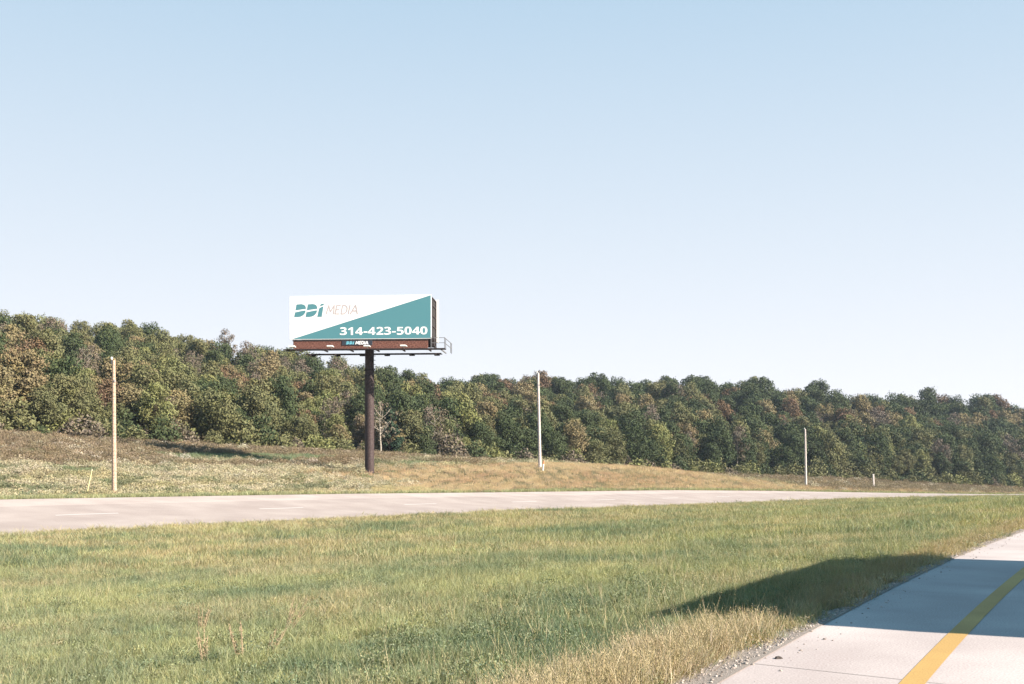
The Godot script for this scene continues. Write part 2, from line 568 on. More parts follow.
		if rng.randf() < golden or v < 0.14 and rng.randf() < 0.75:
			ha.append(placed(q.x, q.y, size * 0.8, rng.randf_range(0.8, 1.1) * lerpf(0.5, 1.0, smoothstep(60, 85, q.x))))
			var g := Color(0.46, 0.36, 0.25).lerp(Color(0.42, 0.305, 0.215), smoothstep(-0.1, 0.3, noise)).lerp(LIME, 0.35 * rng.randf() * smoothstep(0.0, 0.4, fleck))
			if q.x < 74:
				g = g.lerp(LIME * 1.3, 0.35)
			hc.append(jitter(g, 0.15))
			continue
		var wave := v + 0.05 * patches.get_noise_2d(q.x * 1.5 + 55, 9.0)
		var green_band := maxf(smoothstep(0.35, 0.37, wave) * smoothstep(0.44, 0.42, wave) * smoothstep(-0.1, 0.1, patches.get_noise_2d(q.x * 0.9, 31.0)), smoothstep(0.52, 0.55, wave) * smoothstep(0.68, 0.64, wave) * smoothstep(-0.2, 0.05, patches.get_noise_2d(q.x * 0.9 + 200, 77.0))) * smoothstep(150, 120, q.x)
		if rng.randf() < green_band:
			la.append(placed(q.x, q.y, size * 0.95, 0.8))
			lc.append(jitter(DEEP.lerp(GREEN, 0.5), 0.2))
			continue
		var k := rng.randi() % 3
		var col := Color(0.41, 0.37, 0.275).lerp(Color(0.33, 0.295, 0.175), smoothstep(-0.1, 0.4, noise) * 0.8).lerp(Color(0.17, 0.185, 0.115), smoothstep(0.0, 0.35, fleck))
		var brown := Color(0.16, 0.122, 0.088).lerp(Color(0.235, 0.185, 0.13), rng.randf())
		var dull := maxf(smoothstep(0.42, 0.52, wave + noise * 0.25) * 0.9, smoothstep(150, 190, q.x) * 0.8)
		col = col.lerp(brown, dull)
		if dull > 0.5 and rng.randf() < 0.05:
			col = Color(0.5, 0.45, 0.38)
		ba[k].append(placed(q.x, q.y, size * rng.randf_range(0.55, 1.05), rng.randf_range(0.7, 1.1)))
		bc[k].append(jitter(col, 0.2))
	tag(scatter("bank_grass", high, dry, ha, hc), "tall golden tan grass on the bank beyond the far road", "grass", "", "stuff")
	tag(scatter("green_field_grass", low, leafy, la, lc), "short green grass along the far road and across the field", "grass", "", "stuff")
	var field := Node3D.new()
	field.name = "field_brush"
	add_child(field)
	tag(field, "pale and brown seedy brush covering the field below the wood", "brush", "", "stuff")
	for k in 3:
		scatter("brush_clump", brush[k], dry, ba[k], bc[k], field)

# ---------------------------------------------------------------- trees
func crown_shape(height: float, radius: float, low: float, lobes: int, leaves: int, leaf: float, open: float, cone := 0.0) -> Mesh:
	var g := Shape.new()
	var balls := []
	for i in lobes:
		var f := (i + rng.randf()) / lobes
		var y := lerpf(low, 0.84, f)
		var round := sqrt(maxf(0.05, 1.0 - pow((f - 0.42) * 1.55, 2.0)))
		round = lerpf(round, 1.05 - f, cone)
		var a := i * 2.4 + rng.randf() * 0.9
		var r := radius * round * rng.randf_range(0.25, 0.85)
		var size := radius * rng.randf_range(0.26, 0.5) * lerpf(1.0, 0.85, f) * lerpf(1.0, 0.8, cone)
		balls.append([Vector3(cos(a) * r, y * height, sin(a) * r), size, Color(rng.randf_range(0.9, 1.14), 1.0, rng.randf_range(0.84, 1.12))])
	var total := 0.0
	for b in balls:
		total += b[1] * b[1]
	for b in balls:
		for i in int(leaves * b[1] * b[1] / total):
			var dir := Vector3(rng.randfn(), rng.randfn() + 0.25, rng.randfn()).normalized()
			var spray := 1.0 + (0.35 * rng.randf() if rng.randf() < 0.14 else 0.0)
			var p: Vector3 = b[0] + dir * b[1] * spray * (1.0 - open * pow(rng.randf(), 2.0)) * Vector3(1.1, 0.8, 1.1) * (1.0 + 0.5 * fine.get_noise_3dv((b[0] + dir * b[1]) * 7.0))
			if p.y < low * height * 0.6:
				continue
			var facing := (dir + Vector3(rng.randfn(), rng.randfn(), rng.randfn()) * 0.55).normalized()
			var x := facing.cross(Vector3(rng.randfn(), rng.randfn(), rng.randfn())).normalized()
			var y2 := facing.cross(x)
			var f := leaf * rng.randf_range(0.6, 1.35)
			var j := rng.randf_range(0.8, 1.2)
			g.tint = Color(b[2].r * j, b[2].g * j, b[2].b * j)
			var fold := facing * f * 0.15
			g.quad(p - x * f * 0.6, p + y2 * f * 0.36 + fold, p + x * f * 0.6, p - y2 * f * 0.36 + fold)
	return g.mesh()

func trunk_shape(height: float, low: float, radius: float, limbs: int, thick: float) -> Mesh:
	var g := Shape.new()
	var p := Vector3(0, -0.5, 0)
	var r := thick
	for k in 5:
		var q := Vector3(rng.randfn() * 0.12, height * 0.78 * (k + 1) / 5.0, rng.randfn() * 0.12)
		var r2 := thick * (1.0 - (k + 1) * 0.17)
		g.tube(p, q, r, r2, 7, false)
		p = q
		r = r2
	for i in limbs:
		var f := lerpf(low * 0.9 + 0.05, 0.7, (i + rng.randf()) / limbs)
		var a := i * 2.4 + rng.randf()
		var root := Vector3(0, f * height, 0)
		var out := root + Vector3(cos(a) * radius * 0.55, height * rng.randf_range(0.10, 0.2), sin(a) * radius * 0.55)
		var bend := root.lerp(out, 0.5) + Vector3(0, -0.02 * height, 0)
		var w := thick * lerpf(0.5, 0.3, f)
		g.tube(root, bend, w, w * 0.7, 5, false)
		g.tube(bend, out, w * 0.7, w * 0.25, 5, false)
		var fork := bend + Vector3(rng.randfn() * radius * 0.25, height * 0.12, rng.randfn() * radius * 0.25)
		g.tube(bend, fork, w * 0.5, w * 0.15, 4, false)
	return g.mesh()

# name, label, leaf colour, bark, which crown forms, group
const KINDS := [
	["broadleaf_tree", "full dark green tree %s", Color(0.056, 0.074, 0.036), [0, 1, 2, 3], "dark green trees of the wood"],
	["broadleaf_tree", "olive green tree %s", Color(0.128, 0.130, 0.064), [0, 1, 2, 3, 4], "olive green trees of the wood"],
	["broadleaf_tree", "pale tan autumn tree %s", Color(0.19, 0.158, 0.088), [0, 1, 2, 4], "tan trees of the wood"],
	["broadleaf_tree", "rusty brown tree %s", Color(0.145, 0.098, 0.064), [0, 1, 3, 4], "rusty brown trees of the wood"],
	["thin_tree", "thin half-bare tree %s", Color(0.15, 0.125, 0.098), [5, 6], "thin grey brown trees of the wood"],
	["broadleaf_tree", "yellowish green tree %s", Color(0.165, 0.172, 0.074), [0, 1, 3, 4], "yellowish green trees of the wood"],
	["cedar_tree", "narrow dark green cedar %s", Color(0.035, 0.06, 0.038), [7], "cedars of the wood"],
]
var crowns := []
var trunks := []
var leaf_mats := []
var barks := []

func tree_at(kind: int, form: int, p: Vector3, size: float, tall: float, turn: float, pale := false, label := "", called := "", group := ""):
	var k: Array = KINDS[kind]
	var o := thing(called if called else k[0], p, label, "tree", group)
	o.rotation.y = turn
	part("trunk", trunks[form], barks[1 if pale else 0], o)
	part("crown", crowns[form], leaf_mats[kind], o)
	for c in o.get_children():
		c.scale = Vector3(size, size * tall, size)
	return o

# what a tree stands behind or where on the hill it grows
func whereabouts(c: float, depth: float) -> String:
	var row := "at the front edge of the wood" if depth < 0.16 else ("on the crest of the hill" if depth > 0.86 else "on the wooded slope")
	for m in [[369, 60, "the billboard pole"], [114, 48, "the tan utility pole"], [540, 45, "the whitish utility pole"], [806, 42, "the weathered utility pole"], [874, 26, "the white marker post"]]:
		if absf(c - m[0]) < m[1]:
			return row + " behind " + m[2]
	return row

func build_wood():
	# crown forms, all about 13 m tall
	var forms := [[13.0, 4.6, 0.22, 24, 6600, 0.40, 0.6, 0.0], [12.5, 5.2, 0.16, 27, 7000, 0.40, 0.6, 0.0], [14.0, 4.2, 0.26, 23, 6000, 0.38, 0.65, 0.0], [12.0, 4.8, 0.10, 28, 7000, 0.40, 0.6, 0.0],
		[13.5, 4.4, 0.14, 25, 6200, 0.38, 0.65, 0.15], [13.5, 4.0, 0.24, 18, 2400, 0.34, 1.0, 0.0], [14.5, 3.6, 0.32, 14, 2000, 0.34, 1.0, 0.0], [10.5, 2.6, 0.04, 16, 3800, 0.38, 0.6, 0.85], [11.5, 3.4, 0.30, 10, 420, 0.34, 1.0, 0.0]]
	for f in forms:
		crowns.append(crown_shape(f[0], f[1], f[2], f[3], f[4], f[5], f[6], f[7]))
		trunks.append(trunk_shape(f[0], f[2], f[1], 9 if f[4] < 3000 else 7, 0.2))
	for k in KINDS:
		var m := tinted(0.75, 0.24)
		m.albedo_color = k[2].linear_to_srgb()
		leaf_mats.append(m)
	var bark := grain(256, 0.05, 4, Color(0.6, 0.58, 0.56), Color(1, 1, 1), 1.8, 21)
	barks.append(grained(Color(0.16, 0.13, 0.11), bark, 0.7))
	barks.append(grained(Color(0.46, 0.42, 0.37), bark, 0.7))
	# every tree the hill could carry, nearest first, with how much of it shows above those in front
	var all := []
	var u := 0.0
	while u < 1.0:
		var s := 30.0 + 560.0 * u
		var lw := along(WOOD_L, s)
		var lr := along(RIDGE_L, s)
		var l := lw
		while l < lr + 24:
			var q := Vector2(s + rng.randf_range(-2.4, 2.4), l + rng.randf_range(-2.2, 2.2))
			var p := spot(q.x, q.y)
			var c := column_of(p)
			if p.z < -60 and c > -60 and c < 1085:
				var depth := (l - lw) / (lr - lw)
				var n1 := patches.get_noise_2d(q.x * 0.9 + 500, q.y * 0.9)
				var r := rng.randf()
				var kind := 0
				if c < 330:
					kind = 1 if r < 0.38 else (2 if r < 0.54 else (0 if r < 0.70 else (4 if r < 0.88 else (5 if r < 0.96 else 3))))
				elif depth > 0.75:
					kind = 0 if r < 0.74 else (1 if r < 0.9 else 3)
				elif depth > 0.35:
					kind = 0 if r < 0.36 else (3 if r < 0.5 else (2 if r < 0.64 else (1 if r < 0.88 else 4)))
				else:
					kind = 0 if r < 0.36 else (1 if r < 0.70 else (5 if r < 0.80 else (2 if r < 0.86 else (4 if r < 0.96 else 6))))
				if n1 > 0.25 and kind != 6 and r > 0.5:
					kind = 0
				var pick: Array = KINDS[kind][3]
				var size := rng.randf_range(0.5, 0.8) * (0.9 if depth < 0.02 else 1.0) * (0.86 + maxf(0, s - 110) / 430.0)
				all.append({"p": p - Vector3(0, 0.1, 0), "c": c, "d": -p.z, "kind": kind, "form": pick[rng.randi() % pick.size()], "size": size, "tall": rng.randf_range(0.85, 1.25), "turn": rng.randf() * TAU, "pale": rng.randf() < 0.3 and kind == 4, "depth": depth})
			l += 4.0 if l < lw + 14 else 4.9
		u += (3.9 if s < 240 else 5.2) / 560.0
	all.sort_custom(func(a, b): return a.d < b.d)
	var sky := PackedFloat32Array()
	sky.resize(300)
	sky.fill(520.0)
	var shown := []
	for t in all:
		var top: float = ROW - FOCAL * (t.p.y + 12.6 * t.size * t.tall - EYE) / t.d
		var half: float = FOCAL * 3.6 * t.size / t.d
		var a := clampi(int((t.c - half + 100) / 4), 0, 299)
		var b := clampi(int((t.c + half + 100) / 4), 0, 299)
		var area := 0.0
		for i in range(a, b + 1):
			area += maxf(0.0, sky[i] - top) * 4
			var round := top + 0.25 * half * pow(absf(i * 4 - 100 - t.c) / maxf(half, 1), 2)
			sky[i] = minf(sky[i], round)
		t.area = area
		if area > 12:
			shown.append(t)
	shown.sort_custom(func(a, b): return a.area > b.area)
	print("trees that show: ", shown.size(), " of ", all.size())
	for i in mini(300, shown.size()):
		var t: Dictionary = shown[i]
		var says: String = KINDS[t.kind][1] % whereabouts(t.c, t.depth)
		tree_at(t.kind, t.form, t.p, t.size, t.tall, t.turn, t.pale, says, "", "trees like the " + says)
	if shown.size() > 300:
		var rest := Node3D.new()
		rest.name = "distant_wood"
		add_child(rest)
		tag(rest, "tree tops glimpsed between the nearer trees of the hillside wood", "trees", "", "stuff")
		var by := {}
		for i in range(300, shown.size()):
			var t: Dictionary = shown[i]
			var key := [t.form, t.kind]
			if not by.has(key):
				by[key] = []
			by[key].append(Transform3D(Basis(Vector3.UP, t.turn).scaled_local(Vector3(t.size, t.size * t.tall, t.size)), t.p))
		for key in by:
			var white := []
			for i in by[key].size():
				white.append(Color(1, 1, 1))
			scatter("crowns", crowns[key[0]], leaf_mats[key[1]], by[key], white, rest)
	# a few trees the eye can find again
	tree_at(4, 8, under(380.5, 157), 0.82, 1.0, 2.2, true, "nearly bare tree with pale forked limbs beside the billboard pole", "bare_tree")
	tree_at(6, 7, under(391, 163), 0.8, 1.0, 0.4, false, "dark cedar standing behind the billboard pole", "cedar_tree")
	tree_at(0, 0, under(404, 176), 0.8, 1.12, 1.1, false, "tall dark green tree rising beside the billboard pole", "broadleaf_tree")
	tree_at(4, 6, under(527, 330), 0.9, 1.15, 2.0, true, "tall thin see-through tree on the skyline beside the slim white pole", "thin_tree")
	# bushes along the foot of the wood
	var forms2 := [mound(900, 2.6, 2.0, 0.34, 0.3), mound(800, 2.0, 2.3, 0.34, 0.3), mound(800, 3.2, 1.7, 0.34, 0.5)]
	var hues := [[0, "dark green bush at the foot of the wood", "dark green bushes"], [1, "olive green bush at the foot of the wood", "olive green bushes"], [5, "yellowish green bush at the foot of the wood", "yellowish green bushes"], [4, "brown half bare bush at the foot of the wood", "brown bushes"]]
	var s := 42.0
	while s < 420:
		for row in 2:
			var p := spot(s + rng.randf_range(-1.5, 1.5), along(WOOD_L, s) - 4.6 + row * 2.4 + rng.randf_range(-1.2, 1.2), -0.15)
			var c := column_of(p)
			if c < -40 or c > 1070:
				continue
			var h: Array = hues[[0, 0, 1, 1, 1, 2, 3][rng.randi() % 7]]
			var o := part("bush", forms2[rng.randi() % 3], leaf_mats[h[0]])
			o.position = p
			o.rotation.y = rng.randf() * TAU
			var z := rng.randf_range(0.55, 1.25) * (1.0 + s / 700.0)
			o.scale = Vector3(z, z * rng.randf_range(0.8, 1.2), z)
			var says: String = h[1] + whereabouts(c, 0.0).trim_prefix("at the front edge of the wood")
			tag(o, says, "bush", "bushes like the " + says)
		s += 4.2 if s < 200 else 5.5

# ---------------------------------------------------------------- billboard
func sheet(points: Array, z: float) -> Shape:
	var g := Shape.new()
	var poly := PackedVector2Array(points)
	var t := Geometry2D.triangulate_polygon(poly)
	for i in range(0, t.size(), 3):
		var a := Vector3(poly[t[i]].x, poly[t[i]].y, z)
		var b := Vector3(poly[t[i + 1]].x, poly[t[i + 1]].y, z)
		var c := Vector3(poly[t[i + 2]].x, poly[t[i + 2]].y, z)
		if (c - a).cross(b - a).z < 0:
			g.tri(a, c, b)
		else:
			g.tri(a, b, c)
	return g

# lettering fitted into a rectangle on the face of its parent
func letters(called: String, words: String, weight: int, slant: float, lo: Vector2, hi: Vector2, z: float, m: Material, parent: Node) -> MeshInstance3D:
	var f := SystemFont.new()
	f.font_names = PackedStringArray(["Droid Sans"])
	f.font_weight = weight
	var v := FontVariation.new()
	v.base_font = f
	v.variation_transform = Transform2D(Vector2(1, 0), Vector2(slant, 1), Vector2.ZERO)
	var t := TextMesh.new()
	t.text = words
	t.font = v
	t.font_size = 64
	t.pixel_size = 0.02
	t.depth = 0.01
	var b := t.get_aabb()
	var o := part(called, t, m, parent)
	var k := Vector3((hi.x - lo.x) / b.size.x, (hi.y - lo.y) / b.size.y, 0.4)
	o.scale = k
	o.position = Vector3(lo.x - b.position.x * k.x, lo.y - b.position.y * k.y, z)
	return o

# the word MEDIA in slanted strokes of one width, five letters side by side
func strokes(lo: Vector2, hi: Vector2, w: float, z: float, m: Material, parent: Node):
	var pens := [
		[[[0, 0], [0.12, 1]], [[0.12, 1], [0.5, 0.25]], [[0.5, 0.25], [0.88, 1]], [[0.88, 1], [1, 0]]],
		[[[0.1, 0], [0.1, 1]], [[0.1, 0.95], [0.85, 0.95]], [[0.1, 0.5], [0.75, 0.5]], [[0.1, 0.05], [0.85, 0.05]]],
		[[[0.1, 0], [0.1, 1]], [[0.1, 0.95], [0.55, 0.95]], [[0.55, 0.95], [0.9, 0.7]], [[0.9, 0.7], [0.9, 0.3]], [[0.9, 0.3], [0.55, 0.05]], [[0.55, 0.05], [0.1, 0.05]]],
		[[[0.5, 0], [0.5, 1]]],
		[[[0, 0], [0.5, 1]], [[0.5, 1], [1, 0]], [[0.22, 0.36], [0.78, 0.36]]]]
	var starts := [0.0, 0.262, 0.445, 0.665, 0.755]
	var wides := [0.23, 0.17, 0.20, 0.06, 0.225]
	var h := hi.y - lo.y
	var long := hi.x - lo.x - h * 0.2
	for i in 5:
		var g := Shape.new()
		for q in pens[i]:
			var ends := []
			for e in q:
				ends.append(Vector2(lo.x + long * (starts[i] + wides[i] * e[0]) + h * 0.2 * e[1], lo.y + h * e[1]))
			var side: Vector2 = (ends[1] - ends[0]).normalized().orthogonal() * w / 2
			var v := [ends[0] + side, ends[1] + side, ends[1] - side, ends[0] - side]
			g.quad(Vector3(v[0].x, v[0].y, z), Vector3(v[1].x, v[1].y, z), Vector3(v[2].x, v[2].y, z), Vector3(v[3].x, v[3].y, z))
			z += 0.0006
		part("letter", g, m, parent)

# the sign maker's mark: two slanted letters and a numeral-like stroke, each cut by a swoosh
func mark(lo: Vector2, size: Vector2, z: float, m: Material, parent: Node):
	var w := size / Vector2(345.0, 152.0)
	var at := func(x, y): return lo + Vector2(x - 122.0, 332.0 - y) * w
	for k in 2:
		var e := 132.0 * k
		var upper := []
		for q in [[138, 256], [150, 188], [205, 184], [232, 190], [250, 202], [259, 222], [260, 240], [230, 243], [190, 248]]:
			upper.append(at.call(q[0] + e, q[1]))
		part("logo_letter", sheet(upper, z), m, parent)
		var under_half := []
		for q in [[133, 278], [190, 266], [230, 259], [258, 257], [250, 285], [228, 312], [200, 327], [170, 332], [123, 332]]:
			under_half.append(at.call(q[0] + e, q[1]))
		part("logo_letter", sheet(under_half, z), m, parent)
	var tip := []
	for q in [[420, 212], [432, 186], [470, 180], [464, 200]]:
		tip.append(at.call(q[0], q[1]))
	part("logo_letter", sheet(tip, z), m, parent)
	var stroke := []
	for q in [[412, 236], [440, 218], [462, 212], [443, 332], [390, 332]]:
		stroke.append(at.call(q[0], q[1]))
	part("logo_letter", sheet(stroke, z), m, parent)

func build_billboard():
	var base := under(369.5, 109)
	base.y = EYE - (473.0 - ROW) / FOCAL * 109.0
	var o := thing("billboard", base, "large two-sided billboard on a single brown steel pole, teal and white with a phone number", "billboard")
	o.rotation.y = deg_to_rad(-4)
	var rustic := grain(256, 0.03, 4, Color(0.72, 0.7, 0.7), Color(1, 1, 1), 1.6, 31)
	var brown := grained(Color(0.075, 0.055, 0.055), rustic, 0.5, 0.55)
	var dark := grained(Color(0.045, 0.036, 0.036), rustic, 0.5, 0.6)
	var wood := grained(Color(0.23, 0.105, 0.08), rustic, 0.6, 0.8)
	var vinyl := plain(Color(0.86, 0.86, 0.86), 0.45)
	var teal := plain(Color(0.076, 0.225, 0.262), 0.45)
	var faint := plain(Color(0.46, 0.40, 0.41), 0.5)
	var steel := plain(Color(0.20, 0.20, 0.21), 0.5, 0.4)
	var pale := plain(Color(0.72, 0.70, 0.66), 0.6)
	var g := Shape.new()
	g.tube(Vector3(0, -0.8, 0), Vector3(0, 9.6, 0), 0.46, 0.46, 28)
	g.tube(Vector3(0, 9.6, 0), Vector3(0, 12.6, 0), 0.44, 0.44, 28)
	part("pole", g, brown, o)
	g = Shape.new()
	for y in [9.6, 10.2]:
		g.tube(Vector3(0, y - 0.09, 0), Vector3(0, y + 0.09, 0), 0.50, 0.50, 28)
	part("collar", g, dark, o)
	g = Shape.new()
	g.box(Vector3(0.32, 11.2, 0.40), Vector3(0.34, 0.5, 0.16), 0.03)
	g.tube(Vector3(0.45, 9.8, 0.33), Vector3(0.45, 12.4, 0.33), 0.035, 0.035, 8)
	part("power_box", g, dark, o)
	for i in 22:   # climbing rungs on the side of the pole
		g = Shape.new()
		g.box(Vector3(0.5, 3.2 + i * 0.42, -0.1), Vector3(0.16, 0.03, 0.34))
		part("rung", g, brown, o)
	g = Shape.new()
	g.tube(Vector3(-7.0, 12.9, 0), Vector3(6.2, 12.9, 0), 0.3, 0.3, 16)
	part("torsion_beam", g, dark, o)
	for z in [1.62, -1.62]:
		for k in 6:
			g = Shape.new()
			var x := -7.0 + k * 2.68
			g.box(Vector3(x, 14.85, z * 0.9), Vector3(0.14, 4.6, 0.22))
			g.box(Vector3(x, 12.55, z * 0.55), Vector3(0.14, 0.2, absf(z) * 1.0))
			part("upright", g, dark, o)
		for y in [13.6, 14.8, 16.0, 17.0]:
			g = Shape.new()
			g.box(Vector3(-0.55, y, z * 1.005), Vector3(13.6, 0.1, 0.08))
			part("stringer", g, dark, o)
	for y in [13.4, 14.4, 15.4, 16.4, 17.1]:
		for x in [-7.0, -1.64, 6.43]:
			g = Shape.new()
			g.box(Vector3(x, y, 0), Vector3(0.09, 0.09, 2.7))
			part("cross_tie", g, brown, o)
	# the printed faces
	var x0 := -7.55
	var x1 := 6.45
	var y0 := 13.06
	var y1 := 17.32
	g = Shape.new()
	g.box(Vector3((x0 + x1) / 2, (y0 + y1) / 2, 1.75), Vector3(x1 - x0, y1 - y0, 0.1), 0.02)
	var face := part("panel", g, vinyl, o)
	face.set_meta("label", "white printed face with a teal triangle and white phone number")
	var fz := 1.8
	var px := func(x, y): return Vector2(lerpf(x0, x1, (x - 290.5) / 141.8), lerpf(y1, y0, (y - (296.6 - (x - 290.5) * 0.008)) / 42.9))
	part("teal_field", sheet([Vector2(x0 + 0.25, y0 + 0.06), Vector2(x1 - 0.07, y1 - 0.03), Vector2(x1 - 0.07, y0 + 0.06)], fz + 0.004), teal, face)
	letters("phone_number", "314-423-5040", 700, 0.0, px.call(341, 335.0), px.call(428.2, 326.5), fz + 0.012, vinyl, face)
	strokes(px.call(327.2, 314.6), px.call(361.2, 305.2), 0.115, fz + 0.006, faint, face)
	mark(px.call(295, 317.2), Vector2(2.96, 1.31), fz + 0.006, teal, face)
	g = Shape.new()
	g.box(Vector3((x0 + x1) / 2 + 0.2, (y0 + y1) / 2, -1.75), Vector3(x1 - x0, y1 - y0, 0.1), 0.02)
	part("panel", g, vinyl, o)
	for z in [1.75, -1.75]:
		g = Shape.new()
		g.box(Vector3((x0 + x1) / 2, y0 - 0.09, z), Vector3(x1 - x0 - 0.6, 0.12, 0.14))
		part("lower_rail", g, dark, o)
		g = Shape.new()
		if z > 0:
			g.box(Vector3(-0.55, 12.50, z), Vector3(13.3, 0.86, 0.08), 0.015)
		else:
			g.box(Vector3(-0.55, 12.78, z), Vector3(13.3, 0.30, 0.08), 0.015)
		var apron := part("apron", g, wood, o)
		apron.set_meta("label", "red brown skirt board below the printed face")
		if z > 0:
			g = Shape.new()
			g.box(Vector3(-0.85, 12.70, z + 0.06), Vector3(3.0, 0.44, 0.05), 0.01)
			var plate := part("name_plate", g, plain(Color(0.03, 0.035, 0.05), 0.4), o)
			mark(Vector2(-1.95, 12.56), Vector2(0.82, 0.3), z + 0.092, plain(Color(0.16, 0.5, 0.62), 0.4), plate)
			strokes(Vector2(-1.0, 12.56), Vector2(0.3, 12.86), 0.085, z + 0.092, vinyl, plate)
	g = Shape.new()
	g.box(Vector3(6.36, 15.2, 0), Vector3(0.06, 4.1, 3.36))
	part("end_shade_sheet", g, plain(Color(0.016, 0.013, 0.013), 0.9), o)  # near-black sheet added across the open end, standing for its shaded interior
	# walkways along both faces, with brackets and end rails
	for z in [2.35, -2.35]:
		var wx := 7.9 if z > 0 else 6.9
		g = Shape.new()
		for e in [-0.42, 0.42]:
			g.box(Vector3(0, 12.0, z + e), Vector3(wx * 2, 0.09, 0.06))
		part("walkway_frame", g, dark, o)
		for k in 26:
			var sl := Shape.new()
			sl.box(Vector3(-wx + (k + 0.5) * wx * 2 / 26.0, 12.04, z), Vector3(wx * 2 / 26.0 - 0.12, 0.03, 0.76))
			part("walkway_plank", sl, brown, o)
		for k in 6:
			g = Shape.new()
			var x := -6.4 + k * 2.55
			g.box(Vector3(x, 11.9, z - signf(z) * 0.2), Vector3(0.1, 0.12, 1.5))
			g.box(Vector3(x, 11.92, z + signf(z) * 0.5), Vector3(0.55, 0.14, 0.14))
			part("bracket", g, dark, o)
	g = Shape.new()
	for p in [Vector3(6.55, 0, 2.75), Vector3(7.85, 0, 2.75), Vector3(7.85, 0, 1.9), Vector3(7.85, 0, -1.9), Vector3(7.85, 0, -2.7)]:
		g.box(Vector3(p.x, 12.55, p.z), Vector3(0.06, 1.05, 0.06))
	for y in [12.55, 13.04]:
		g.box(Vector3(7.2, y, 2.75), Vector3(1.3, 0.05, 0.05))
		g.box(Vector3(7.85, y, 0), Vector3(0.05, 0.05, 5.5))
	g.box(Vector3(7.4, 12.0, 0), Vector3(0.1, 0.1, 3.7))
	part("end_rail", g, steel, o)
	g = Shape.new()
	g.box(Vector3(6.35, 12.75, 1.2), Vector3(0.7, 0.95, 0.5), 0.02)
	part("electric_cabinet", g, dark, o)
	for x in [-6.85, -3.15, 0.42, 3.95]:
		g = Shape.new()
		g.tube(Vector3(x, 12.0, 2.7), Vector3(x, 12.2, 3.6), 0.035, 0.035, 8)
		var arm := part("lamp_arm", g, steel, o)
		g = Shape.new()
		g.tube(Vector3(x - 0.25, 12.2, 3.62), Vector3(x + 0.25, 12.2, 3.62), 0.10, 0.10, 10)
		g.tube(Vector3(x + 0.25, 12.2, 3.62), Vector3(x + 0.42, 12.12, 3.62), 0.10, 0.04, 10)
		part("lamp_head", g, pale, arm)

# ---------------------------------------------------------------- poles and posts
func utility_pole(px: float, d: float, top_row: float, radius: float, m: Material, label: String, lean: float):
	var p := under(px, d)
	var h := (ROW - top_row) / FOCAL * d + EYE - p.y
	var o := thing("utility_pole", p, label, "pole")
	o.rotation.z = lean
	var g := Shape.new()
	for k in 6:
		g.tube(Vector3(0, lerpf(-0.6, h, k / 6.0), 0), Vector3(0, lerpf(-0.6, h, (k + 1) / 6.0), 0), radius * (1 - k * 0.06), radius * (1 - (k + 1) * 0.06), 14)
	part("shaft", g, m, o)
	var metal := plain(Color(0.35, 0.35, 0.36), 0.5, 0.6)
	var glass := plain(Color(0.62, 0.62, 0.60), 0.25)
	g = Shape.new()
	g.box(Vector3(-radius * 0.75, h - 0.12, 0.03), Vector3(0.04, 0.3, 0.05))
	part("pin_bracket", g, metal, o)
	g = Shape.new()
	g.tube(Vector3(-radius * 0.75, h + 0.03, 0.03), Vector3(-radius * 0.75, h + 0.13, 0.03), 0.05, 0.085, 10)
	g.tube(Vector3(-radius * 0.75, h + 0.13, 0.03), Vector3(-radius * 0.75, h + 0.2, 0.03), 0.08, 0.04, 10)
	part("insulator", g, glass, o)
	g = Shape.new()
	g.box(Vector3(radius * 0.55, h - 1.35, 0.1), Vector3(0.09, 0.16, 0.08), 0.02)
	part("clamp", g, metal, o)
	return o

